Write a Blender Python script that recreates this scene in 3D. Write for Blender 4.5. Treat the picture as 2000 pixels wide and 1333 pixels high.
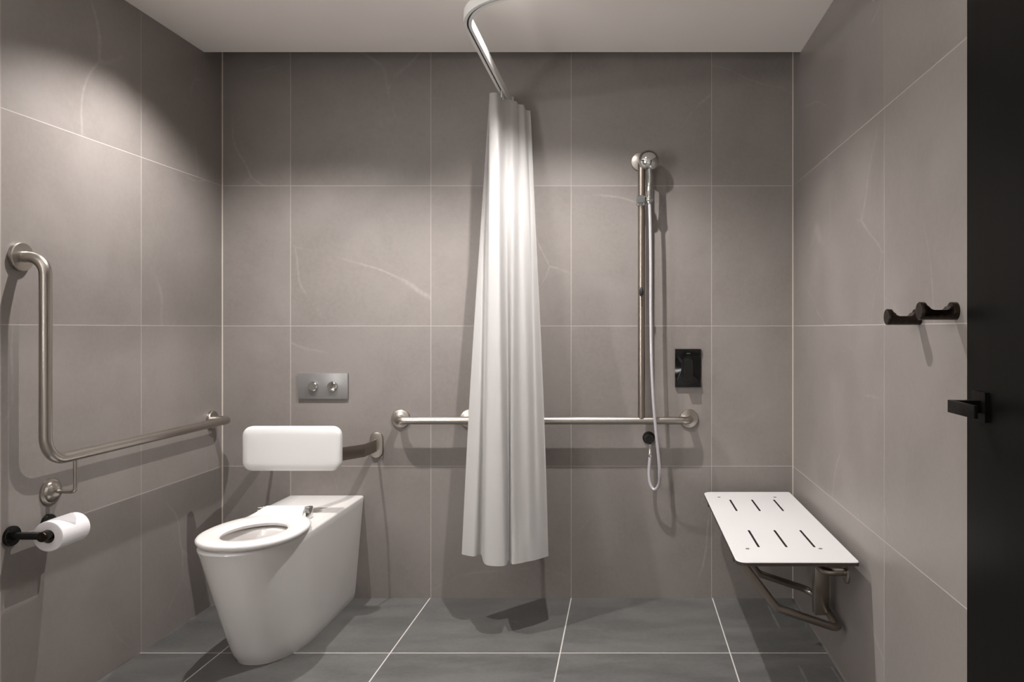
import bpy, bmesh, math, random
from mathutils import Vector, Matrix
random.seed(7)
for o in list(bpy.data.objects):
    bpy.data.objects.remove(o)
S = bpy.context.scene
COL = S.collection
PI = math.pi

# ---------------------------------------------------------------- camera, world, lights, exposure
CAM_Z, FPX = 1.154, 1461.3
cam = bpy.data.cameras.new('camera'); cam.sensor_width = 36.0; cam.sensor_fit = 'HORIZONTAL'
cam.lens = FPX / 2000 * 36; cam.shift_x = -0.111; cam.shift_y = -0.0122
cam.clip_start = 0.02
co = bpy.data.objects.new('camera', cam); COL.objects.link(co)
co.location = (0, 0, CAM_Z); co.rotation_euler = (PI / 2, 0, 0)
S.camera = co
W = bpy.data.worlds.new('world'); S.world = W; W.use_nodes = True
W.node_tree.nodes['Background'].inputs[0].default_value = (0.9, 0.88, 0.85, 1)
W.node_tree.nodes['Background'].inputs[1].default_value = 0.0
S.view_settings.view_transform = 'Standard'; S.view_settings.look = 'None'
S.view_settings.exposure = 0.88; S.view_settings.gamma = 1.0; S.view_settings.use_curve_mapping = False

CEIL = 2.286
def spot(x, y, power, size=116, blend=0.62, r=0.015, col=(1, 0.965, 0.94)):
    l = bpy.data.lights.new('downlight_beam', 'SPOT')
    l.energy = power; l.spot_size = math.radians(size); l.spot_blend = blend
    l.shadow_soft_size = r; l.color = col
    o = bpy.data.objects.new('downlight_beam', l); COL.objects.link(o)
    o.location = (x, y, CEIL - 0.012)
    return o
LIGHTS = [(-1.25, 2.45, 52, 127), (-0.27, 2.46, 54, 134), (-1.0, 0.1, 80, 95), (-.05, 0.1, 80, 95)]  # toilet, shower, then an unseen front pair added to lift the ambient light
for x, y, p, sz in LIGHTS:
    spot(x, y, p, sz)

# ---------------------------------------------------------------- materials
def nt(name):
    m = bpy.data.materials.new(name); m.use_nodes = True
    t = m.node_tree; return m, t, t.nodes['Principled BSDF']
def add(t, typ, **kw):
    n = t.nodes.new(typ)
    for k, v in kw.items(): setattr(n, k, v)
    return n
def plug(t, sock, v):
    if hasattr(v, 'links'): t.links.new(v, sock)
    else: sock.default_value = v
def math_(t, op, a, b=None, c=None, clamp=False):
    n = add(t, 'ShaderNodeMath', operation=op); n.use_clamp = clamp
    plug(t, n.inputs[0], a)
    if b is not None: plug(t, n.inputs[1], b)
    if c is not None: plug(t, n.inputs[2], c)
    return n.outputs[0]
def mix(t, f, a, b):
    n = add(t, 'ShaderNodeMix', data_type='RGBA')
    plug(t, n.inputs[0], f); plug(t, n.inputs[6], a); plug(t, n.inputs[7], b)
    return n.outputs[2]
def mrange(t, v, a, b, c, d, smooth=False):
    n = add(t, 'ShaderNodeMapRange'); n.clamp = True
    if smooth: n.interpolation_type = 'SMOOTHSTEP'
    plug(t, n.inputs[0], v)
    for i, q in enumerate((a, b, c, d)): n.inputs[i + 1].default_value = q
    return n.outputs[0]
def noise(t, vec, scale, detail=4, rough=.55, dist=0.0):
    n = add(t, 'ShaderNodeTexNoise'); plug(t, n.inputs['Vector'], vec)
    n.inputs['Scale'].default_value = scale; n.inputs['Detail'].default_value = detail
    n.inputs['Roughness'].default_value = rough; n.inputs['Distortion'].default_value = dist
    return n

def tile_mat(name, ax, off, size, base, dark, light, grout, gw=0.0035, rough=(.34, .5), veins=1.0, bump=.12, stretch=(1, 1, 1)):
    """large format stone-look tile; ax = the two world axes, off/size = grout grid along them"""
    m, t, b = nt(name)
    tc = add(t, 'ShaderNodeTexCoord'); pos = tc.outputs['Object']
    sep = add(t, 'ShaderNodeSeparateXYZ'); t.links.new(pos, sep.inputs[0])
    cells, dists = [], []
    for i in (0, 1):
        s = sep.outputs['XYZ'.index(ax[i])]
        q = math_(t, 'DIVIDE', math_(t, 'SUBTRACT', s, off[i]), size[i])
        fr = math_(t, 'FRACT', q)
        d = math_(t, 'MULTIPLY', math_(t, 'MINIMUM', fr, math_(t, 'SUBTRACT', 1.0, fr)), size[i])
        dists.append(d); cells.append(math_(t, 'FLOOR', q))
    d = math_(t, 'MINIMUM', dists[0], dists[1])
    gm = mrange(t, d, gw * .35, gw * .65, 1, 0, True)
    cb = add(t, 'ShaderNodeCombineXYZ'); plug(t, cb.inputs[0], cells[0]); plug(t, cb.inputs[1], cells[1])
    wn = add(t, 'ShaderNodeTexWhiteNoise', noise_dimensions='3D'); t.links.new(cb.outputs[0], wn.inputs['Vector'])
    # shift the stone figure from tile to tile
    off_v = add(t, 'ShaderNodeVectorMath', operation='SCALE'); t.links.new(wn.outputs['Color'], off_v.inputs[0]); off_v.inputs['Scale'].default_value = 7.0
    pv = add(t, 'ShaderNodeVectorMath', operation='ADD'); t.links.new(pos, pv.inputs[0]); t.links.new(off_v.outputs[0], pv.inputs[1])
    sc = add(t, 'ShaderNodeVectorMath', operation='MULTIPLY'); t.links.new(pv.outputs[0], sc.inputs[0]); sc.inputs[1].default_value = stretch
    p = sc.outputs[0]
    cloud = noise(t, p, 3.2, 6, .6, .3).outputs['Fac']
    grain = noise(t, p, 60, 5, .7).outputs['Fac']
    fine = noise(t, p, 260, 2, .6).outputs['Fac']
    c = mix(t, mrange(t, cloud, .3, .7, 0, 1, True), dark, base)
    c = mix(t, mrange(t, grain, .35, .75, 0, .38), c, light)
    c = mix(t, mrange(t, fine, .5, .8, 0, .18), c, dark)
    if veins:
        wp = noise(t, p, 1.3, 2, .5); 
        wv = add(t, 'ShaderNodeVectorMath', operation='SCALE'); t.links.new(wp.outputs['Color'], wv.inputs[0]); wv.inputs['Scale'].default_value = .45
        pw = add(t, 'ShaderNodeVectorMath', operation='ADD'); t.links.new(p, pw.inputs[0]); t.links.new(wv.outputs[0], pw.inputs[1])
        vo = add(t, 'ShaderNodeTexVoronoi', feature='DISTANCE_TO_EDGE'); t.links.new(pw.outputs[0], vo.inputs['Vector']); vo.inputs['Scale'].default_value = .95
        vm = mrange(t, vo.outputs['Distance'], 0.0, .0065, 1, 0, True)
        gate = mrange(t, noise(t, p, 2.1, 3, .6).outputs['Fac'], .46, .66, 0, 1, True)
        vm = math_(t, 'MULTIPLY', math_(t, 'MULTIPLY', vm, gate), mrange(t, grain, .3, .6, .10, .34 * veins))
        c = mix(t, vm, c, [min(1, v * 1.55 + .03) for v in light[:3]] + [1])
    tv = mrange(t, wn.outputs['Value'], 0, 1, .955, 1.03)
    hs = add(t, 'ShaderNodeHueSaturation'); t.links.new(c, hs.inputs['Color']); plug(t, hs.inputs['Value'], tv)
    c = mix(t, gm, hs.outputs[0], grout)
    t.links.new(c, b.inputs['Base Color'])
    r = mrange(t, cloud, .3, .7, rough[0], rough[1])
    t.links.new(mix(t, gm, r, (.85, .85, .85, 1)), b.inputs['Roughness'])
    h = math_(t, 'SUBTRACT', math_(t, 'MULTIPLY', grain, .25), math_(t, 'MULTIPLY', gm, 1.0))
    bn = add(t, 'ShaderNodeBump'); bn.inputs['Strength'].default_value = bump; bn.inputs['Distance'].default_value = .002
    t.links.new(h, bn.inputs['Height']); t.links.new(bn.outputs[0], b.inputs['Normal'])
    return m

WB, WD, WL = (.252, .226, .212, 1), (.216, .192, .178, 1), (.288, .261, .246, 1)
WG = (.40, .365, .34, 1)
M = {}
M['tile_back'] = tile_mat('taupe_stone_tile_back', 'XZ', (-.233, .565), (.6, .6), WB, WD, WL, WG, gw=.0030)
M['tile_left'] = tile_mat('taupe_stone_tile_left', 'YZ', (2.665, .565), (.6, .6), WB, WD, WL, WG, gw=.0026)
M['tile_right'] = tile_mat('taupe_stone_tile_right', 'YZ', (2.072, .565), (1.2, .6), WB, WD, WL, WG, gw=.0026)
M['tile_front'] = tile_mat('taupe_stone_tile_front', 'XZ', (-.233, .565), (.6, .6), WB, WD, WL, WG)
M['tile_floor'] = tile_mat('charcoal_stone_tile_floor', 'XY', (-.233, 2.659), (.604, .6), (.136, .135, .130, 1), (.086, .087, .084, 1), (.21, .206, .199, 1), (.62, .59, .56, 1), gw=.0044, rough=(.42, .6), veins=0, stretch=(1, 2.6, 1))

def simple(name, col, rough=.4, metal=0.0, nscale=40, namt=.06, bump=.0, aniso=None, coat=0, spec=None, dscale=None):
    m, t, b = nt(name)
    tc = add(t, 'ShaderNodeTexCoord'); v = tc.outputs['Object']
    if aniso:
        mp = add(t, 'ShaderNodeMapping'); t.links.new(v, mp.inputs[0]); mp.inputs['Scale'].default_value = aniso; v = mp.outputs[0]
    n = noise(t, v, nscale, 4, .6).outputs['Fac']
    c1 = [max(0, x * (1 - namt)) for x in col] + [1]; c2 = [min(1, x * (1 + namt)) for x in col] + [1]
    t.links.new(mix(t, n, c1, c2), b.inputs['Base Color'])
    t.links.new(mrange(t, n, .3, .7, rough * .88, rough * 1.12), b.inputs['Roughness'])
    b.inputs['Metallic'].default_value = metal
    if coat: b.inputs['Coat Weight'].default_value = coat; b.inputs['Coat Roughness'].default_value = .05
    if spec is not None: b.inputs['Specular IOR Level'].default_value = spec
    if bump:
        bn = add(t, 'ShaderNodeBump'); bn.inputs['Strength'].default_value = bump; bn.inputs['Distance'].default_value = .001
        t.links.new(n, bn.inputs['Height']); t.links.new(bn.outputs[0], b.inputs['Normal'])
    return m
M['ceiling'] = simple('painted_ceiling_board', (.86, .815, .78), .8, nscale=8, namt=.015, bump=.03)
M['front_paint'] = simple('white_painted_wall', (.80, .785, .765), .7, nscale=9, namt=.012, bump=.03)
M['mirror'] = simple('fill_mirror_glass', (.9, .9, .9), .02, 1.0, nscale=4, namt=.002)  # only for the mirror added as fill light
M['porcelain'] = simple('glazed_white_porcelain', (.80, .775, .76), .12, nscale=6, namt=.01, coat=.5)
M['seat_plastic'] = simple('white_seat_plastic', (.84, .815, .795), .22, nscale=8, namt=.01)
M['pad'] = simple('white_moulded_pad', (.77, .76, .75), .35, nscale=20, namt=.01)
M['steel'] = simple('brushed_stainless_steel', (.47, .435, .395), .30, 1.0, nscale=3, namt=.02)
M['steel_dark'] = simple('worn_stainless_tube', (.34, .30, .26), .30, 1.0, nscale=3, namt=.02)
M['chrome'] = simple('polished_chrome', (.66, .67, .66), .05, 1.0, nscale=10, namt=.01)
M['gunmetal'] = simple('dark_bronze_metal', (.050, .038, .030), .26, 1.0, nscale=60, namt=.1)
M['black'] = simple('gloss_black_metal', (.004, .004, .004), .14, 0, nscale=30, namt=.1, spec=.35)
M['black_lever'] = simple('satin_black_lever', (.009, .0085, .0075), .3, 0, nscale=30, namt=.1, spec=.3)
M['black_matte'] = simple('matte_black_metal', (.004, .0034, .003), .42, 0, nscale=50, namt=.1, spec=.16)
M['door'] = simple('dark_laminate_door', (.0062, .0060, .0052), .36, 0, nscale=26, namt=.14, aniso=(1, 1, .06), spec=.07)
M['plate'] = simple('matte_grey_plate', (.30, .295, .29), .34, .55, nscale=20, namt=.02)
M['knob_grey'] = simple('dull_grey_plastic', (.075, .08, .078), .5, 0, nscale=20, namt=.02)
M['track'] = simple('white_powder_coat', (.74, .73, .71), .5, nscale=30, namt=.01)
M['groove'] = simple('grey_slot_shadow_plastic', (.16, .15, .145), .6, nscale=30, namt=.05)
M['laminate'] = simple('white_compact_laminate', (.73, .722, .72), .5, nscale=3, namt=.004)
M['laminate_edge'] = simple('dark_laminate_core', (.05, .035, .030), .4, nscale=60, namt=.1)
M['paper'] = simple('soft_tissue_paper', (.82, .80, .81), .9, nscale=220, namt=.03, bump=.35)
M['card'] = simple('grey_card_core', (.40, .36, .32), .9, nscale=120, namt=.1)
M['hose'] = simple('pearl_shower_hose', (.56, .54, .57), .24, .35, nscale=30, namt=.02, coat=.4)
M['rubber'] = simple('black_rubber', (.012, .012, .012), .5, nscale=60, namt=.1)
M['silicone'] = simple('pale_silicone_bead', (.66, .60, .54), .5, nscale=60, namt=.03)
M['lamp_trim'] = simple('white_lamp_trim', (.8, .79, .77), .4, nscale=30, namt=.01)
# curtain: woven, slightly see-through cloth
m, t, b = nt('woven_white_curtain_cloth'); M['cloth'] = m
tc = add(t, 'ShaderNodeTexCoord')
n = noise(t, tc.outputs['Object'], 500, 3, .6).outputs['Fac']
t.links.new(mix(t, n, (.79, .776, .768, 1), (.84, .83, .822, 1)), b.inputs['Base Color'])
b.inputs['Roughness'].default_value = .72
b.inputs['Sheen Weight'].default_value = .15
bn = add(t, 'ShaderNodeBump'); bn.inputs['Strength'].default_value = .12; bn.inputs['Distance'].default_value = .0006
t.links.new(n, bn.inputs['Height']); t.links.new(bn.outputs[0], b.inputs['Normal'])
tr = add(t, 'ShaderNodeBsdfTranslucent'); tr.inputs[0].default_value = (.78, .75, .73, 1)
ms = add(t, 'ShaderNodeMixShader'); ms.inputs[0].default_value = .14
t.links.new(b.outputs[0], ms.inputs[1]); t.links.new(tr.outputs[0], ms.inputs[2])
t.links.new(ms.outputs[0], t.nodes['Material Output'].inputs[0])
# lamp lens
m = bpy.data.materials.new('glowing_lamp_lens'); m.use_nodes = True; t = m.node_tree; M['lens'] = m
e = add(t, 'ShaderNodeEmission'); e.inputs[0].default_value = (1, .95, .9, 1); e.inputs[1].default_value = 30
t.links.new(e.outputs[0], t.nodes['Material Output'].inputs[0])

# ---------------------------------------------------------------- mesh helpers
def obj(name, bm, mat, parent=None, smooth=35, kind=None):
    bmesh.ops.recalc_face_normals(bm, faces=bm.faces)
    me = bpy.data.meshes.new(name); bm.to_mesh(me); bm.free()
    for mm in (mat if isinstance(mat, (list, tuple)) else [mat]): me.materials.append(M[mm])
    if smooth:
        for p in me.polygons: p.use_smooth = True
        me.set_sharp_from_angle(angle=math.radians(smooth))
    o = bpy.data.objects.new(name, me); COL.objects.link(o)
    if parent:
        o.parent = parent; o.matrix_parent_inverse = Matrix.Identity(4)
        o.location = -parent.location          # all geometry is built in world metres
    if kind: o['kind'] = kind
    return o
def sub(name, bm, mat, part, smooth=35):
    """sub-part under a part: the part already carries its thing's offset"""
    o = obj(name, bm, mat, None, smooth); o.parent = part
    o.matrix_parent_inverse = Matrix.Identity(4); o.location = (0, 0, 0)
    return o
def thing(name, label, cat, loc, group=None):
    o = bpy.data.objects.new(name, None); COL.objects.link(o); o.location = loc
    o.empty_display_size = .05
    o['label'] = label; o['category'] = cat
    if group: o['group'] = group
    return o
def tag(o, label, cat):
    o['label'] = label; o['category'] = cat; return o

def box(bm, x0, x1, y0, y1, z0, z1, bevel=0, seg=2):
    vs = [bm.verts.new((x, y, z)) for x in (x0, x1) for y in (y0, y1) for z in (z0, z1)]
    fs = [(0, 1, 3, 2), (4, 6, 7, 5), (0, 4, 5, 1), (2, 3, 7, 6), (0, 2, 6, 4), (1, 5, 7, 3)]
    f = [bm.faces.new([vs[i] for i in q]) for q in fs]
    if bevel:
        ed = list({e for q in f for e in q.edges})
        bmesh.ops.bevel(bm, geom=ed, offset=bevel, segments=seg, profile=.5, affect='EDGES')
    return bm
def fillet(pts, r, n=8):
    pts = [Vector(p) for p in pts]; out = [pts[0]]
    rs = r if isinstance(r, (list, tuple)) else [r] * (len(pts) - 2)
    for i in range(1, len(pts) - 1):
        p, a, c = pts[i], pts[i - 1], pts[i + 1]
        u = (a - p).normalized(); v = (c - p).normalized()
        ang = u.angle(v)
        if ang > PI - 1e-3 or rs[i - 1] <= 0: out.append(p); continue
        d = min(rs[i - 1] / math.tan(ang / 2), (a - p).length * .98, (c - p).length * .98); rr = d * math.tan(ang / 2)
        bis = (u + v).normalized(); cen = p + bis * (rr / math.sin(ang / 2))
        s = p + u * d - cen; e_ = p + v * d - cen
        tot = s.angle(e_)
        for k in range(n + 1):
            q = k / n
            out.append(cen + (s * math.sin((1 - q) * tot) + e_ * math.sin(q * tot)) / math.sin(tot))
    out.append(pts[-1]); return out
def sweep(bm, path, prof, up=None, cap=True, scale=None):
    """sweep a closed 2-D profile [(a,b)..] along path with parallel transport"""
    path = [Vector(p) for p in path]; rings = []
    T = []
    for i in range(len(path)):
        a = path[max(0, i - 1)]; c = path[min(len(path) - 1, i + 1)]
        T.append((c - a).normalized())
    nrm = Vector(up) if up else (Vector((0, 0, 1)) if abs(T[0].z) < .9 else Vector((1, 0, 0)))
    for i, p in enumerate(path):
        nrm = (nrm - T[i] * nrm.dot(T[i])).normalized()
        bi = T[i].cross(nrm)
        s = scale[i] if scale else 1
        rings.append([bm.verts.new(p + (nrm * b_ + bi * a_) * s) for a_, b_ in prof])
    n = len(prof)
    for r0, r1 in zip(rings, rings[1:]):
        for k in range(n):
            bm.faces.new((r0[k], r0[(k + 1) % n], r1[(k + 1) % n], r1[k]))
    if cap:
        bm.faces.new(rings[0][::-1]); bm.faces.new(rings[-1])
    return bm
def circ(r, n=24): return [(r * math.cos(2 * PI * k / n), r * math.sin(2 * PI * k / n)) for k in range(n)]
def tube(bm, pts, r, fr=None, n=24, fn=8, cap=True):
    path = fillet(pts, fr, fn) if fr else [Vector(p) for p in pts]
    return sweep(bm, path, circ(r, n), cap=cap)
def lathe(bm, prof, origin, axis, n=40, sx=1.0, up=None):
    """prof: [(radius, height)] revolved round axis at origin; sx squashes along a side direction"""
    ax = Vector(axis).normalized(); o = Vector(origin)
    a = Vector(up) if up else (Vector((0, 0, 1)) if abs(ax.z) < .9 else Vector((1, 0, 0)))
    a = (a - ax * a.dot(ax)).normalized(); b_ = ax.cross(a)
    rings = []
    for r, h in prof:
        if r < 1e-6: rings.append([bm.verts.new(o + ax * h)])
        else: rings.append([bm.verts.new(o + ax * h + a * r * math.cos(2 * PI * k / n) + b_ * r * sx * math.sin(2 * PI * k / n)) for k in range(n)])
    for r0, r1 in zip(rings, rings[1:]):
        for k in range(n):
            k2 = (k + 1) % n
            if len(r0) == 1 and len(r1) == 1: continue
            if len(r0) == 1: bm.faces.new((r0[0], r1[k2], r1[k]))
            elif len(r1) == 1: bm.faces.new((r0[k], r0[k2], r1[0]))
            else: bm.faces.new((r0[k], r0[k2], r1[k2], r1[k]))
    if len(rings[0]) > 1: bm.faces.new(rings[0][::-1])
    if len(rings[-1]) > 1: bm.faces.new(rings[-1])
    return bm
def loft(bm, rings, cap0=True, cap1=True):
    R = [[bm.verts.new(p) for p in r] for r in rings]; n = len(R[0])
    for a, b_ in zip(R, R[1:]):
        for k in range(n):
            bm.faces.new((a[k], a[(k + 1) % n], b_[(k + 1) % n], b_[k]))
    if cap0: bm.faces.new(R[0][::-1])
    if cap1: bm.faces.new(R[-1])
    return R
def rrect(w, h, r, n=6):
    """rounded rectangle outline centred at 0; r = radius or four radii (++, -+, --, +-)"""
    rr = r if isinstance(r, (list, tuple)) else [r] * 4
    out = []
    for (sx, sy), a0, q in zip(((1, 1), (-1, 1), (-1, -1), (1, -1)), (0, 90, 180, 270), rr):
        cx, cy = sx * (w / 2 - q), sy * (h / 2 - q)
        if q <= 1e-6: out.append((sx * w / 2, sy * h / 2)); continue
        for k in range(n + 1):
            a = math.radians(a0 + 90 * k / n); out.append((cx + q * math.cos(a), cy + q * math.sin(a)))
    return out
def nb(): return bmesh.new()
def FL(r, t=.006, dome=.004):
    """flange profile: flat disc with a rolled rim"""
    return [(r, 0), (r, t * .6), (r - .0015, t), (r * .86, t + .0006), (r * .6, t + dome * .6), (.0, t + dome)]

XL, XR, YB, YF = -1.7254, .716, 3.2, -1.1
DOOR_Y1, DOOR_Y0 = 1.568, .62

# ---------------------------------------------------------------- setting
def struct(name, bm, mat, smooth=0): return obj(name, bm, mat, None, smooth, 'structure')
T = .12
struct('floor', box(nb(), XL - T, XR + T, YF - T, YB + T, -.08, 0), 'tile_floor')
struct('wall_back', box(nb(), XL - T, XR + T, YB, YB + T, 0, 2.62), 'tile_back')
struct('wall_left', box(nb(), XL - T, XL, YF, YB, 0, 2.62), 'tile_left')
bm = nb(); box(bm, XR, XR + T, DOOR_Y1, YB, 0, 2.62); box(bm, XR, XR + T, YF, DOOR_Y0, 0, 2.62)
box(bm, XR, XR + T, DOOR_Y0, DOOR_Y1, 2.2, 2.62)
struct('wall_right', bm, 'tile_right')
struct('wall_front', box(nb(), XL - T, XR + T, YF - T, YF, 0, 2.62), 'front_paint')
bm = nb(); box(bm, XL, XR, YF, 3.062, CEIL, 2.62); box(bm, XL, XR, 3.062, YB, 2.56, 2.62)
struct('ceiling', bm, 'ceiling')
struct('trim_1', box(nb(), XL, XL + .0035, YB - .0035, YB, 0, 2.56), 'silicone')
struct('trim_2', box(nb(), XR - .003, XR, YB - .003, YB, 0, 2.56), 'silicone')
# door leaf closed flush in the right wall
door = struct('door_1', box(nb(), XR - .001, XR + .045, DOOR_Y0, DOOR_Y1, .004, 2.2, .001, 1), 'door')
hy, hz = 1.497, .998
bm = nb()
sweep(bm, [(XR - .001, hy, hz), (XR - .011, hy, hz)], rrect(.058, .060, .004))
hd = obj('door_handle', bm, 'black_matte', None, 35); hd.parent = door
bm = nb(); box(bm, XR - .062, XR - .011, hy - .010, hy + .010, hz - .0125, hz + .0125, .0012)
nk = obj('handle_neck', bm, 'black_matte', None, 35); nk.parent = hd
bm = nb(); box(bm, XR - .068, XR - .060, hy - .105, hy + .010, hz - .0125, hz + .0125, .0012)
lv = obj('handle_lever', bm, 'black_matte', None, 35); lv.parent = hd

# ---------------------------------------------------------------- toilet
TX = -1.28
def pan_outline(w, yf, ym, wr, n_side=10, n_front=28, n_rear=6, p=2.25):
    """closed outline, counter-clockwise seen from above, starting at the right rear corner"""
    out = []
    for k in range(n_side):                                   # right side, rear to ym
        q = k / n_side; out.append((TX + wr + (w - wr) * q, YB - .002 + (ym - YB) * q))
    for k in range(n_front + 1):                              # round the front
        a = PI * k / n_front
        c, s = math.cos(a), math.sin(a)
        x = w * math.copysign(abs(c) ** (2 / p), c); y = (ym - yf) * abs(s) ** (2 / p)
        out.append((TX + x, ym - y))
    for k in range(1, n_side + 1):
        q = k / n_side; out.append((TX - w + (w - wr) * q, ym + (YB - .002 - ym) * q))
    for k in range(1, n_rear):
        out.append((TX - wr + 2 * wr * k / n_rear, YB - .002))
    return out
toilet = thing('toilet', 'white back-to-wall accessible toilet with seat and no lid, standing on the dark floor', 'toilet', (TX, 2.85, 0))
bm = nb(); rings = []
ZR = .440
for i in range(15):
    q = i / 14; z = ZR * q
    e_ = q ** .92
    w = .124 + (.166 - .124) * e_; wr = .122 + (.160 - .122) * q
    yf = 2.556 + (2.364 - 2.556) * e_; ym = 2.80 + (2.66 - 2.80) * q
    rings.append([(x, y, z) for x, y in pan_outline(w, yf, ym, wr)])
def inset_ring(z, d, k=1):
    return [(x, y, z) for x, y in pan_outline(.166 - d, 2.364 + d, 2.66, .160 - d)]
rings[0] = [(x, y, .0) for x, y, z in rings[0]]
r0 = [(x, y, .012) for x, y in pan_outline(.124, 2.556, 2.80, .122)]
rings = [[(TX + (x - TX) * .97, y + (.006 if y < 2.9 else 0), 0) for x, y in pan_outline(.124, 2.556, 2.80, .122)], r0] + rings[1:]
rings[-1] = [(x, y, ZR - .008) for x, y, z in rings[-1]]
rings.append(inset_ring(ZR - .0025, .0022)); rings.append(inset_ring(ZR, .008))
N = len(rings[0])
BCX, BCY = TX, 2.535
def bowl(z, a, b_, cy=BCY):
    ref = rings[-1]; out = []
    # equal arc spread matched by direction from the bowl centre
    for (x, y, _) in ref:
        an = math.atan2((y - cy) / b_, (x - BCX) / a); out.append((BCX + a * math.cos(an), cy + b_ * math.sin(an), z))
    return out
br = [bowl(ZR, .118, .140), bowl(ZR - .006, .111, .133), bowl(ZR - .03, .108, .13), bowl(ZR - .10, .098, .12),
      bowl(ZR - .17, .075, .09, BCY + .01), bowl(ZR - .22, .045, .055, BCY + .02), bowl(ZR - .235, .02, .025, BCY + .02)]
loft(bm, rings + br)
pan = obj('pan', bm, 'porcelain', toilet, 45)
# seat
SZ = .470
bm = nb()
def seat_ring(grow, z, inner=False):
    n = 72; out = []
    for k in range(n):
        a = 2 * PI * k / n; c, s = math.cos(a), math.sin(a)
        if inner:
            out.append((TX + .018 + (.098 - grow) * c, 2.545 + (.126 - grow) * s * (1 + .0 * c), z))
        else:
            w, cy, L = .166 + grow, 2.552, (.196 if s < 0 else .222) + grow
            x = w * math.copysign(abs(c) ** .93, c); y = L * math.copysign(abs(s) ** .93, s)
            out.append((TX + .014 + x, cy + y, z))
    return out
prof = [(False, -.007, SZ - .022), (False, -.001, SZ - .016), (False, 0, SZ - .009), (False, -.004, SZ - .003), (False, -.013, SZ), 
        (True, -.012, SZ - .0005), (True, -.004, SZ - .004), (True, 0, SZ - .010), (True, -.003, SZ - .018), (True, -.009, SZ - .022)]
R = loft(bm, [seat_ring(g, z, i) for i, g, z in prof], False, False)
n = len(R[0])
for k in range(n): bm.faces.new((R[-1][k], R[-1][(k + 1) % n], R[0][(k + 1) % n], R[0][k]))
# tail that reaches back to the hinges
rr = []
for y, hw, z0, z1 in ((2.705, .098, SZ - .019, SZ - .004), (2.745, .094, SZ - .016, SZ + .002), (2.772, .084, SZ - .012, SZ + .009), (2.800, .079, SZ - .008, SZ + .015), (2.822, .078, SZ - .006, SZ + .016)):
    rr.append([(TX + a * hw * 2, y, z0 + (z1 - z0) * (b_ + .5)) for a, b_ in rrect(1, 1, .12, 3)])
loft(bm, rr)
seat = obj('seat', bm, 'seat_plastic', toilet, 50); seat['label'] = 'smooth white plastic open seat ring'
for k, (sx, sy) in enumerate(((.125, -.13), (-.125, -.13))):
    bm = nb(); box(bm, TX + sx * .8 - .012, TX + sx * .8 + .012, 2.46 - .010, 2.46 + .010, ZR, SZ - .021, .003)
    obj('seat_buffer', bm, 'seat_plastic', toilet)
for s in (1, -1):
    bm = nb()
    sweep(bm, [(TX + s * .078, 2.806, SZ + .006), (TX + s * .096, 2.806, SZ + .006)], circ(.0105, 20))
    box(bm, TX + s * .090 - .009, TX + s * .090 + .009, 2.800, 2.830, ZR, SZ + .014, .004, 3)
    h = obj('hinge', bm, 'chrome', toilet); h['label'] = 'chrome seat hinge'

# backrest over the toilet
br_ = thing('back_support', 'white padded backrest on flat steel arms fixed to the wall above the toilet', 'backrest', (TX, YB, .66))
bm = nb(); W_, H_ = .376, .170
def padring(y, d, r=.036): return [(TX + .002 + a, y, .694 + b_) for a, b_ in rrect(W_ - 2 * d, H_ - 2 * d, max(.004, r - d), 8)]
loft(bm, [padring(2.889, .012), padring(2.886, .004), padring(2.880, 0), padring(2.864, 0), padring(2.857, .003), padring(2.853, .010), padring(2.8515, .03), padring(2.851, .06)])
obj('pad', bm, 'pad', br_, 50)
PX = 1.2800 - 1.0640
for s in (1, -1):
    path = fillet([(TX + s * PX, YB - .008, .655), (TX + s * PX, 3.045, .657), (TX + s * (PX - .036), 2.9, .667), (TX + s * (PX - .045), 2.886, .668)], [.03, .01], 8)
    bm = nb(); sweep(bm, path, rrect(.005, .052, .0012, 2), up=(0, 0, 1)); obj('arm', bm, 'steel_dark', br_)
    bm = nb(); c = (TX + s * PX, YB - .0005, .657)
    n = 40; rings_ = []
    def stad(w, h, y): 
        return [(c[0] + a, y, c[2] + b_) for a, b_ in rrect(w, h, w / 2 - .0001, 10)]
    loft(bm, [stad(.056, .112, YB - .0005), stad(.056, .112, YB - .008), stad(.052, .108, YB - .011), stad(.040, .096, YB - .0125)])
    obj('wall_plate', bm, 'steel', br_)

# flush plate
fp = thing('flush_plate', 'grey rectangular wall plate with two round flush buttons above the toilet backrest', 'flush plate', (-1.291, YB, .908))
bm = nb(); box(bm, -1.397, -1.185, YB - .010, YB - .0003, .853, .963, .001)
obj('plate', bm, 'plate', fp)
for x in (-1.331, -1.248):
    bm = nb(); lathe(bm, [(.0205, 0), (.0205, .011), (.0190, .0125), (.016, .0130), (.0155, .0120), (0, .0120)], (x, YB - .010, .908), (0, -1, 0))
    b_ = obj('flush_button', bm, 'chrome', fp); b_['label'] = 'round metal flush button'

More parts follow.
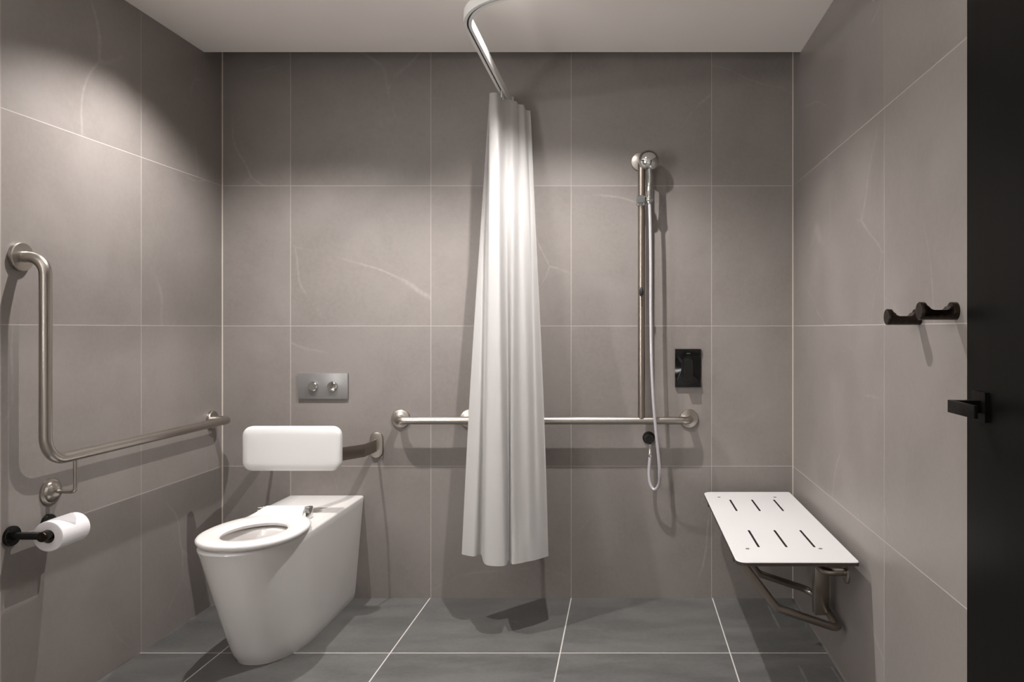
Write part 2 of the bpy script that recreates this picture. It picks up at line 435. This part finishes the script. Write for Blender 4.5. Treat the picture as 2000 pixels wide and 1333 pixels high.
# ---------------------------------------------------------------- grab rails
R_ = .016
gr = thing('grab_rail', 'brushed steel L-shaped grab rail on the left wall beside the toilet', 'grab rail', (XL, 2.128, .775))
XB = XL + .0755
bm = nb(); tube(bm, [(XL + .003, 2.128, 1.358), (XB, 2.128, 1.358), (XB, 2.128, .7745), (XB, 3.112, .7745), (XL + .003, 3.112, .7745)], R_, [.05, .07, .030], 28, 10)
obj('bar', bm, 'steel', gr)
for y, z, r in ((2.128, 1.358, .041), (3.112, .7745, .038)):
    bm = nb(); lathe(bm, [(r, 0), (r, .010), (r - .002, .0125), (r * .8, .0135), (0, .0145)], (XL + .0003, y, z), (1, 0, 0)); obj('flange', bm, 'steel', gr)
bm = nb(); tube(bm, [(XB, 2.243, .762), (XB, 2.243, .665), (XL + .012, 2.243, .665)], .0058, .012, 16)
obj('support_rod', bm, 'steel', gr)
bm = nb(); lathe(bm, [(.041, 0), (.041, .004), (.038, .006), (.032, .007), (.030, .014), (.022, .020), (.010, .0235), (0, .024)], (XL + .0003, 2.243, .665), (1, 0, 0)); obj('flange', bm, 'steel', gr)

sr = thing('shower_grab_rail', 'brushed steel T-shaped grab rail on the back wall, its vertical bar holding the handset', 'grab rail', (.066, YB, .770))
YR = YB - .075; ZH = .769; XV = .0663
bm = nb(); tube(bm, [(-.961, YB - .003, ZH), (-.961, YR, ZH), (.270, YR, ZH), (.270, YB - .003, ZH)], R_, .034, 28, 10)
obj('horizontal_bar', bm, 'steel', sr)
bm = nb(); tube(bm, [(XV, YR, ZH + .010), (XV, YR, 1.866), (XV, YB - .003, 1.866)], R_ - .0005, .040, 28, 10)
obj('vertical_bar', bm, 'steel_dark', sr)
for x, z in ((-.961, ZH), (-.668, ZH), (.270, ZH), (XV - .004, 1.866)):
    bm = nb(); lathe(bm, [(.040, 0), (.040, .006), (.038, .009), (.030, .010), (.024, .012), (0, .0125)], (x, YB - .0003, z), (0, -1, 0)); obj('flange', bm, 'steel', sr)
bm = nb(); tube(bm, [(-.668, YB - .003, ZH), (-.668, YR, ZH)], .012, None, 20); obj('standoff', bm, 'steel', sr)
# sliding holder
bm = nb(); lathe(bm, [(.021, -.021), (.023, -.018), (.023, .018), (.021, .021)], (XV, YR, 1.687), (0, 0, 1), 32)
lathe(bm, [(.0185, 0), (.0185, .016), (.017, .018), (0, .018)], (XV - .004, YR - .016, 1.687), (0, -1, 0), 32)
tube(bm, [(XV + .012, YR - .008, 1.687), (XV + .034, YR - .026, 1.688)], .0085, None, 16)
lathe(bm, [(.0145, -.010), (.0165, -.007), (.0165, .007), (.0145, .010)], (XV + .0315, YR - .029, 1.690), (0, 0, 1), 28)
sl = obj('slider', bm, 'chrome', sr); sl['label'] = 'chrome sliding handset holder'
bm = nb(); lathe(bm, [(.0, 0), (.0145, .0006), (.0155, .003), (.0155, .006)], (XV - .004, YR - .0405, 1.687), (0, 1, 0), 32)
kn = obj('slider_knob', bm, 'knob_grey', sr); kn['label'] = 'dull grey slider knob'
bm = nb(); lathe(bm, [(0, -.021), (.006, -.018), (.0095, -.008), (.0085, .004), (.005, .014), (.0035, .018), (0, .019)], (XV - .001, YR - .0255, 1.3075), (0, 0, 1), 24)
tube(bm, [(XV - .001, YR - .0265, 1.292), (XV + .001, YR - .020, 1.265), (XV + .0015, YR - .0170, 1.245)], .0014, None, 8)
tg = obj('bar_stopper', bm, 'rubber', sr); tg['label'] = 'black teardrop stopper on the vertical bar'

# handset with hose
hs = thing('shower_handset', 'chrome round-headed shower handset with a pale hose looping down, hung on the vertical bar', 'shower handset', (.10, YR, 1.69))
def W2(px, py, Y): return Vector(((px - 1222) * Y / FPX, Y, CAM_Z - (py - 642) * Y / FPX))
HX, HY = .0985, 3.097
hd_c = Vector((.0960, HY + .010, 1.853))
bm = nb()
prof = [(0, -.030)] + [(.0425 * math.sin(math.radians(a)), -.012 - .018 * math.cos(math.radians(a)) * 1.0) for a in range(12, 91, 6)] + [(.0435, -.006), (.0435, .010), (.041, .014), (0, .0145)]
ax = Vector((.05, 1, -.30)).normalized()
prof = [(0, -.036)] + [(.0425 * math.sin(math.radians(a)), -.006 - .030 * math.cos(math.radians(a))) for a in range(10, 91, 8)] + [(.0435, .0), (.0435, .010), (.041, .014), (0, .0145)]
lathe(bm, prof, hd_c, ax, 48)
obj('head', bm, 'chrome', hs, 40)
bm = nb(); pth = [W2(1268.5, 330, HY + .004), W2(1269.5, 343, HY + .004), W2(1269.5, 362, HY + .003), W2(1268.5, 380, HY), W2(1268, 388, HY - .001), W2(1268, 397, HY - .001)]
sweep(bm, pth, circ(1, 24), scale=[.0115, .0115, .0125, .0145, .0140, .0120]); obj('handle', bm, 'chrome', hs, 40)
def catmull(pts, n=8):
    P = [pts[0]] + list(pts) + [pts[-1]]; out = []
    for i in range(1, len(P) - 2):
        for k in range(n):
            t_ = k / n; a, b_, c, d = P[i - 1], P[i], P[i + 1], P[i + 2]
            out.append(.5 * ((2 * b_) + (c - a) * t_ + (2 * a - 5 * b_ + 4 * c - d) * t_ ** 2 + (3 * b_ - a - 3 * c + d) * t_ ** 3))
    out.append(P[-2]); return out
hp = [W2(1268.5, 394, 3.096), W2(1270, 440, 3.095), W2(1271, 520, 3.094), W2(1271, 600, 3.092), W2(1272.5, 700, 3.088), W2(1276, 780, 3.084), W2(1281, 840, 3.083), W2(1286, 890, 3.090),
      W2(1288.5, 925, 3.10), W2(1287, 946, 3.118), W2(1279, 957, 3.135), W2(1270.5, 947, 3.145), W2(1267.5, 925, 3.15), W2(1269, 900, 3.151), W2(1270, 888, 3.152)]
bm = nb(); sweep(bm, catmull(hp, 8), circ(.0068, 16)); ho = obj('hose', bm, 'hose', hs, 40); ho['label'] = 'smooth pale silver hose'
bm = nb(); lathe(bm, [(.0075, 0), (.0085, .004), (.0085, .018), (.0072, .020), (.0072, .030), (.006, .036)], W2(1269.6, 893, 3.152), (0, 0, 1), 20)
obj('hose_nut', bm, 'chrome', hs)
wo = thing('water_outlet', 'black round wall outlet feeding the shower hose, just under the long rail', 'water outlet', (.098, YB, .688))
oc = W2(1267, 855, YB)
bm = nb(); lathe(bm, [(.0265, 0), (.0265, .006), (.024, .009), (.018, .010), (.018, .052), (.016, .056), (0, .056)], (oc.x, YB - .0003, oc.z), (0, -1, 0), 32); obj('body', bm, 'black', wo)
bm = nb(); e1 = W2(1269.6, 868, 3.152); e2 = W2(1269.6, 884, 3.152)
tube(bm, [e1, e2], .0065, None, 16); obj('spigot', bm, 'chrome', wo)

# mixer
mx = thing('shower_mixer', 'gloss black wall mixer plate with an arched lever, right of the vertical shower bar', 'shower mixer', (.268, YB, .988))
bm = nb(); cx_, cz_ = (1343.5 - 1222) / 456.7, CAM_Z - (719 - 642) / 456.7
hw, hh = .0555, .0815
def plate_ring(y, pinch, d):
    out = []
    n_ = 14
    def side(x0, s):
        r = []
        for k in range(n_):
            q = k / n_; z = (hh - d) * (1 - 2 * q) * s
            p_ = pinch * math.exp(-((z / .045) ** 2)); r.append((cx_ + x0 * (hw - d - p_), y, cz_ + z))
        return r
    out += side(1, 1)
    for k in range(6): out.append((cx_ + (hw - d) * (1 - 2 * k / 6), y, cz_ - (hh - d)))
    out += side(-1, -1)
    for k in range(6): out.append((cx_ - (hw - d) * (1 - 2 * k / 6), y, cz_ + (hh - d)))
    return out
loft(bm, [plate_ring(YB - .0004, 0, 0), plate_ring(YB - .006, 0, 0), plate_ring(YB - .014, .024, .0), plate_ring(YB - .016, .0265, .0015)])
obj('plate', bm, 'black', mx, 40)
def arch(w, z0, z1, y, r=None, cx=None):
    out = []; cx = cx_ - .001 if cx is None else cx
    out += [(cx - w, y, z0), (cx + w, y, z0)]
    for k in range(13):
        a = PI * k / 12; out.append((cx + w * math.cos(a), y, z1 - w * .62 + w * .62 * math.sin(a)))
    return out
LX = cx_ - .001
bm = nb(); loft(bm, [arch(.022, cz_ - .050, cz_ + .050, YB - .0155), arch(.022, cz_ - .050, cz_ + .050, YB - .024), arch(.0205, cz_ - .0485, cz_ + .0485, YB - .026)])
obj('lever_base', bm, 'black', mx, 40)
bm = nb(); loft(bm, [arch(.0195, cz_ - .046, cz_ + .044, YB - .0255), arch(.0195, cz_ - .054, cz_ + .040, YB - .050), arch(.018, cz_ - .0535, cz_ + .038, YB - .053)])
lv_ = obj('lever', bm, 'black_lever', mx, 40); lv_['label'] = 'black arched mixer lever'
# tiny illegible maker's mark at the top of the plate
bm = nb()
for k, wd in enumerate((.0022, .0030, .0018, .0026)):
    x_ = cx_ - .0065 + k * .0042; box(bm, x_, x_ + wd, YB - .0163, YB - .0159, cz_ + .061, cz_ + .0645)
obj('maker_mark', bm, 'groove', mx)

# ---------------------------------------------------------------- folding shower seat
ss = thing('shower_bench', 'white slotted folding shower seat on steel tube struts, fixed to the right wall', 'shower seat', (XR, 2.62, .46))
X0, X1, Y0, Y1, ZT = .3255, .6850, 2.188, 3.130, .470
slots = [(x, y0, y1) for x in (.4165, .5035, .591) for y0, y1 in ((2.338, 2.536), (2.802, 2.988))]
# panel: outline with slot holes, extruded
bm = nb()
def outl(d, z):
    cx, cy = (X0 + X1) / 2, (Y0 + Y1) / 2
    return [(cx + a, cy + b_, z) for a, b_ in rrect(X1 - X0 - 2 * d, Y1 - Y0 - 2 * d, [.010, .030, .034, .010], 8)]
def slot_out(s, z, n_=6):
    x, y0, y1 = s; r = .0038; out = []
    for k in range(n_ + 1): a = PI * k / n_; out.append((x + r * math.cos(a), y1 - r + r * math.sin(a), z))
    for k in range(n_ + 1): a = PI + PI * k / n_; out.append((x + r * math.cos(a), y0 + r + r * math.sin(a), z))
    return out
def capface(z, mi):
    loops = [outl(.0012 if z == ZT else 0, z)] + [slot_out(s, z) for s in slots]
    edges = []; allv = []
    for L in loops:
        vs = [bm.verts.new(p) for p in L]; allv.append(vs)
        for i in range(len(vs)): edges.append(bm.edges.new((vs[i], vs[(i + 1) % len(vs)])))
    r = bmesh.ops.triangle_fill(bm, edges=edges, use_beauty=True)
    for g in r['geom']:
        if isinstance(g, bmesh.types.BMFace): g.material_index = mi
    return allv
top = capface(ZT, 0); bot = capface(ZT - .012, 1)
mid = [bm.verts.new(p) for p in outl(0, ZT - .0022)]
def wall(a, b_, mi):
    for i in range(len(a)):
        j = (i + 1) % len(a); f = bm.faces.new((a[i], a[j], b_[j], b_[i])); f.material_index = mi
wall(top[0], mid, 0); wall(mid, bot[0], 1)
for a, b_ in zip(top[1:], bot[1:]): wall(a, b_, 1)
pn = obj('seat_panel', bm, ['laminate', 'laminate_edge'], ss, 0)
for x in (.378, .6045):
    for y in (2.322, 3.030):
        bm = nb(); lathe(bm, [(.0065, 0), (.0062, .0006), (.0045, .0010), (.0025, .0004), (0, .0003)], (x, y, ZT - .0001), (0, 0, 1), 20); sc_ = obj('screw', bm, 'chrome', ss); sc_['label'] = 'steel fixing screw'
for y in (2.322, 3.030):
    bm = nb(); box(bm, .338, .668, y - .0125, y + .0125, ZT - .037, ZT - .012, .002)
    obj('crossbar', bm, 'steel_dark', ss)
    bm = nb(); box(bm, .333, .338, y - .0125, y + .0125, ZT - .037, ZT - .0122, .0015); ec = obj('end_cap', bm, 'rubber', ss); ec['label'] = 'black end cap'
# U-shaped swinging strut
RT = .0125
YA, YC = 2.365, 2.700
pts = [(.364, YA - .02, ZT - .030), (.478, YA, .272), (.672, YA + .05, .186), (.697, YC + .05, .186), (.672, YC + .05, .186)]
bm = nb(); tube(bm, [(.350, YA - .030, ZT - .030), (.478, YA, .270), (.690, YA + .040, .186), (.690, YC + .05, .186), (.478, YC, .270), (.350, YC - .03, ZT - .030)], RT, [.05, .045, .045, .05], 24, 8)
obj('strut', bm, 'steel_dark', ss)
bm = nb(); box(bm, .640, .690, 2.532, 2.572, .182, ZT - .012, .003)
obj('hinge_post', bm, 'steel_dark', ss)
bm = nb(); tube(bm, [(XR - .002, 2.42, .366), (.640, 2.42, .366), (.640, 2.93, .366), (XR - .002, 2.93, .366)], RT, .035, 24, 8)
obj('pivot_bar', bm, 'steel_dark', ss)
for y in (2.42, 2.93):
    bm = nb(); lathe(bm, [(.036, 0), (.036, .005), (.033, .008), (.02, .009), (0, .0095)], (XR - .0003, y, .366), (-1, 0, 0), 36); obj('flange', bm, 'steel', ss)

# ---------------------------------------------------------------- coat hooks on the right wall
hook_labels = ['dark bronze peg hook on the right wall, the one nearer the shower', 'dark bronze peg hook on the right wall, the one nearer the black door']
hk0 = None
def make_hook(y, z):
    h = thing('coat_hook', hook_labels[0], 'hook', (XR, y, z), 'peg hooks on the right wall')
    bm = nb(); r = .0195
    lathe(bm, [(r, .0003), (r, .012), (r - .001, .0135), (0, .0135)], (XR, y, z), (-1, 0, 0), 36)
    obj('base', bm, 'gunmetal', h)
    # peg whose upper side is cut away between base and tip
    bm = nb(); rings_ = []
    prof_ = [(.0130, .62), (.018, .50), (.023, .18), (.028, .10), (.055, .10), (.060, .18), (.065, .50), (.0695, .95), (.0710, 1.0), (.0800, 1.0), (.0815, .94)]
    for d, topf in prof_:
        rg = []
        rad = r if d < .0812 else r - .0012
        for k in range(32):
            a = 2 * PI * k / 32; yy = rad * math.cos(a); zz = rad * math.sin(a)
            lim = rad * topf
            if zz > lim: zz = lim
            rg.append((XR - d, y + yy, z + zz))
        rings_.append(rg)
    loft(bm, rings_); obj('peg', bm, 'gunmetal', h, 40)
    return h
hk0 = make_hook(1.822, 1.182)
hk1 = hk0.copy(); COL.objects.link(hk1); hk1.location = (XR, 1.620, 1.192); hk1['label'] = hook_labels[1]
for ch in list(hk0.children):
    c = ch.copy(); COL.objects.link(c); c.parent = hk1; c.location = ch.location

# ---------------------------------------------------------------- paper holder and roll
AX = XL + .098; AZ = .572
ph = thing('toilet_paper_holder', 'black two-post toilet paper holder low on the left wall', 'paper holder', (XL, 2.16, AZ))
for y in (2.098, 2.232):
    bm = nb(); lathe(bm, [(.028, .0003), (.028, .008), (.0265, .010), (.012, .011), (.0105, .020), (.0105, .098), (.0095, .0995), (0, .0995)], (XL, y, AZ), (1, 0, 0), 32)
    obj('post', bm, 'black', ph)
bm = nb(); tube(bm, [(AX, 2.088, AZ), (AX, 2.238, AZ)], .0125, None, 28); obj('spindle', bm, 'black', ph)
bm = nb(); lathe(bm, [(.0135, 0), (.0145, .002), (.0145, .010), (.0125, .011)], (AX, 2.083, AZ), (0, 1, 0), 28); obj('end_cap', bm, 'gunmetal', ph)
tp = thing('toilet_paper_roll', 'white toilet paper roll on the black holder on the left wall', 'toilet paper', (AX, 2.16, AZ))
bm = nb(); RZ = AZ - .006; RP = .0425
a0, a1 = 2.112, 2.222
prof_ = [(.0195, a0), (RP - .002, a0), (RP, a0 + .0015), (RP, a1 - .0015), (RP - .002, a1), (.0195, a1)]
n = 64; RR = []
for r, y in prof_: RR.append([bm.verts.new((AX - .004 + r * math.cos(2 * PI * k / n), y, RZ + r * math.sin(2 * PI * k / n))) for k in range(n)])
for a, b_ in zip(RR, RR[1:] + RR[:1]):
    for k in range(n): bm.faces.new((a[k], a[(k + 1) % n], b_[(k + 1) % n], b_[k]))
obj('paper', bm, 'paper', tp, 50)
bm = nb(); RR = []
for r, y in [(.0195, a0 + .001), (.0195, a1 - .001), (.0182, a1 - .001), (.0182, a0 + .001)]: RR.append([bm.verts.new((AX - .004 + r * math.cos(2 * PI * k / 40), y, RZ + r * math.sin(2 * PI * k / 40))) for k in range(40)])
for a, b_ in zip(RR, RR[1:] + RR[:1]):
    for k in range(40): bm.faces.new((a[k], a[(k + 1) % 40], b_[(k + 1) % 40], b_[k]))
obj('core', bm, 'card', tp, 50)
# tucked first sheet, folded to a triangle over the top front
bm = nb(); xc = AX - .004; g = RP + .0012
A = [(30 + 4 * k) for k in range(22)]
def tri(a_deg):                                  # width shrinks going down the front of the roll
    q = max(0, (A[-1] - a_deg) / (A[-1] - A[0])); return q
va, vb = [], []
for a_ in A:
    q = (a_ - A[0]) / (A[-1] - A[0]); 
    half = (a1 - a0) / 2 * (q ** .75) - .001
    c_, s_ = math.cos(math.radians(a_)), math.sin(math.radians(a_)); mid_ = (a0 + a1) / 2
    half = max(half, .0006)
    va.append(((xc + g * c_, mid_ - half, RZ + g * s_))); vb.append((xc + g * c_, mid_ + half, RZ + g * s_))
V0 = [bm.verts.new(p) for p in va]; V1 = [bm.verts.new(p) for p in vb]
for k in range(len(V0) - 1): bm.faces.new((V0[k], V1[k], V1[k + 1], V0[k + 1]))
bmesh.ops.solidify(bm, geom=list(bm.faces), thickness=.0007)
obj('folded_sheet', bm, 'paper', tp, 50)

# ---------------------------------------------------------------- curtain track and curtain
ct = thing('curtain_track', 'white curved curtain track hanging under the ceiling, running to the back wall', 'curtain track', (-.497, YB, 2.12))
ZK = 2.120; XK = -.497; yc, rk = 2.38, .25
path = [Vector((XK, YB - .002, ZK)), Vector((XK, 2.9, ZK)), Vector((XK, 2.6, ZK))]
for k in range(21):
    a = PI + (PI / 2) * k / 20; path.append(Vector((XK + rk + rk * math.cos(a), yc + rk * math.sin(a), ZK)))
path += [Vector((.2, yc - rk, ZK)), Vector((XR - .002, yc - rk, ZK))]
h, w = .017, .0125
prof = [(-w, -h), (-.0030, -h), (-.0030, -h + .005), (-.0085, -h + .005), (-.0085, h - .006), (.0085, h - .006), (.0085, -h + .005), (.0030, -h + .005), (.0030, -h), (w, -h), (w, h - .002), (w - .003, h), (-w + .003, h), (-w, h - .002)]
bm = nb(); sweep(bm, path, prof, up=(0, 0, 1), cap=False)
for rng in (0, -1): pass
obj('rail', bm, 'track', ct, 30)
bm = nb(); sweep(bm, [p + Vector((0, 0, -.005)) for p in path], rrect(.0165, .002, .0005, 1), up=(0, 0, 1)); g_ = obj('glide_channel', bm, 'groove', ct, 30); g_['label'] = 'dark slot under the track'
bm = nb(); box(bm, XK - .020, XK + .020, YB - .008, YB - .0003, ZK - .024, ZK + .024, .002); obj('wall_bracket', bm, 'track', ct)
bm = nb(); box(bm, XR - .008, XR - .0003, yc - rk - .020, yc - rk + .020, ZK - .024, ZK + .024, .002); obj('wall_bracket', bm, 'track', ct)

cu_ = thing('shower_curtain', 'white pleated shower curtain gathered and hanging by the back wall between toilet and shower', 'curtain', (-.5, 3.1, 2.09))
# (x, y) of the folds at the hem and at the heading, matched one to one
TOP = [(-.563, 3.140), (-.567, 3.112), (-.554, 3.045), (-.548, 3.040), (-.544, 2.992), (-.514, 2.984), (-.502, 3.040), (-.492, 3.070), (-.470, 3.078), (-.453, 3.098), (-.446, 3.118), (-.427, 3.122), (-.418, 3.146), (-.402, 3.152)]
BOT = [(-.610, 2.945), (-.642, 2.930), (-.590, 2.900), (-.566, 2.925), (-.524, 2.800), (-.452, 2.785), (-.446, 2.850), (-.426, 2.805), (-.398, 2.815), (-.372, 2.835), (-.350, 2.850), (-.330, 2.870), (-.312, 2.890), (-.300, 2.905)]
ZTOP, ZBOT = 2.098, .270
tp_ = [Vector((a, b_, 0)) for a, b_ in TOP]; bt_ = [Vector((a, b_, 0)) for a, b_ in BOT]
ct_, cb_ = catmull(tp_, 10), catmull(bt_, 10)
rows = 60; grid = []
bm = nb()
for j in range(rows + 1):
    v = j / rows; z = ZTOP + (ZBOT - ZTOP) * v
    row = []
    ey = v ** 1.0                                              # the pleats lean forward towards the hem
    for i in range(len(ct_)):
        yy_ = ct_[i].y + (cb_[i].y - ct_[i].y) * ey
        fl = ct_[i].x / ct_[i].y + (cb_[i].x / cb_[i].y - ct_[i].x / ct_[i].y) * v ** .93   # sideways flare
        q = Vector((fl * yy_, yy_, 0))
        s_ = i / len(ct_)
        mid_amp = math.sin(PI * v)
        x = q.x + mid_amp * .004 * math.sin(s_ * 24 + v * 3) ; y = q.y + mid_amp * .008 * math.sin(s_ * 37 + 2.5 * v + 1)
        lim = YB - .02 - (YB - .02 - 3.094) * min(1, v / .60)      # drapes in front of the long rail
        y = min(y, lim - .0015 * math.sin(s_ * 40) ** 2)
        zz = z - (.0 if j else 0)
        if v < .05: zz -= .003 * (1 - v / .05) * (.5 + .5 * math.sin(s_ * 22)) + max(0, (y - 3.10)) * .45 * (1 - v / .05)
        row.append(bm.verts.new((x, y, zz)))
    grid.append(row)
for a, b_ in zip(grid, grid[1:]):
    for i in range(len(a) - 1): bm.faces.new((a[i], a[i + 1], b_[i + 1], b_[i]))
bmesh.ops.solidify(bm, geom=list(bm.faces), thickness=.0008)
obj('cloth', bm, 'cloth', cu_, 70)
for y in (2.995, 3.03, 3.065, 3.10, 3.135):
    bm = nb(); box(bm, XK - .0022, XK + .0022, y - .004, y + .004, ZK - .040, ZK - .006, .001); gl = obj('glider', bm, 'track', cu_)

# ---------------------------------------------------------------- ceiling downlights (above the frame; the front pair is added fill)
dl = None
labs = ['round recessed ceiling downlight over the toilet', 'round recessed ceiling downlight over the shower', 'added fill downlight out of view near the front wall, on the left', 'added fill downlight out of view near the front wall, beside the door']
for i, (x, y, p, _s) in enumerate(LIGHTS):
    if dl is None:
        d = thing('downlight', labs[0], 'ceiling light', (x, y, CEIL), 'ceiling downlights')
        bm = nb(); lathe(bm, [(.048, 0), (.047, .004), (.036, .005), (.034, .002), (.034, 0)], (x, y, CEIL - .0002), (0, 0, -1), 40); obj('trim_ring', bm, 'lamp_trim', d)
        bm = nb(); lathe(bm, [(.030, 0), (.030, .0015), (0, .0015)], (x, y, CEIL - .004), (0, 0, -1), 32); obj('lens', bm, 'lens', d)
        dl = d
    else:
        d = dl.copy(); COL.objects.link(d); d.location = (x, y, CEIL); d['label'] = labs[i]
        for ch in list(dl.children):
            c = ch.copy(); COL.objects.link(c); c.parent = d; c.location = ch.location

# ---------------------------------------------------------------- added fill light out of view, shaped as a mirror on the left wall
m = bpy.data.materials.new('fill_light_rim_glow'); m.use_nodes = True; t = m.node_tree; M['rim'] = m
e = add(t, 'ShaderNodeEmission'); e.inputs[0].default_value = (1, .965, .94, 1); e.inputs[1].default_value = 27
t.links.new(e.outputs[0], t.nodes['Material Output'].inputs[0])
lm = thing('added_fill_mirror', 'added fill light out of view, built as a glowing-rimmed mirror on the left wall', 'mirror', (XL, .65, 1.5))
MY0, MY1, MZ0, MZ1 = .15, 1.15, 1.02, 1.98
bm = nb(); box(bm, XL + .0003, XL + .030, MY0, MY1, MZ0, MZ1, .003); obj('backing', bm, 'lamp_trim', lm)
bm = nb(); box(bm, XL + .030, XL + .034, MY0 + .07, MY1 - .07, MZ0 + .07, MZ1 - .07); obj('glass', bm, 'mirror', lm)
bm = nb()
for q in ((MY0 + .01, MY0 + .068, MZ0 + .01, MZ1 - .01), (MY1 - .068, MY1 - .01, MZ0 + .01, MZ1 - .01), (MY0 + .068, MY1 - .068, MZ0 + .01, MZ0 + .068), (MY0 + .068, MY1 - .068, MZ1 - .068, MZ1 - .01)):
    box(bm, XL + .030, XL + .036, q[0], q[1], q[2], q[3])
obj('fill_rim', bm, 'rim', lm)
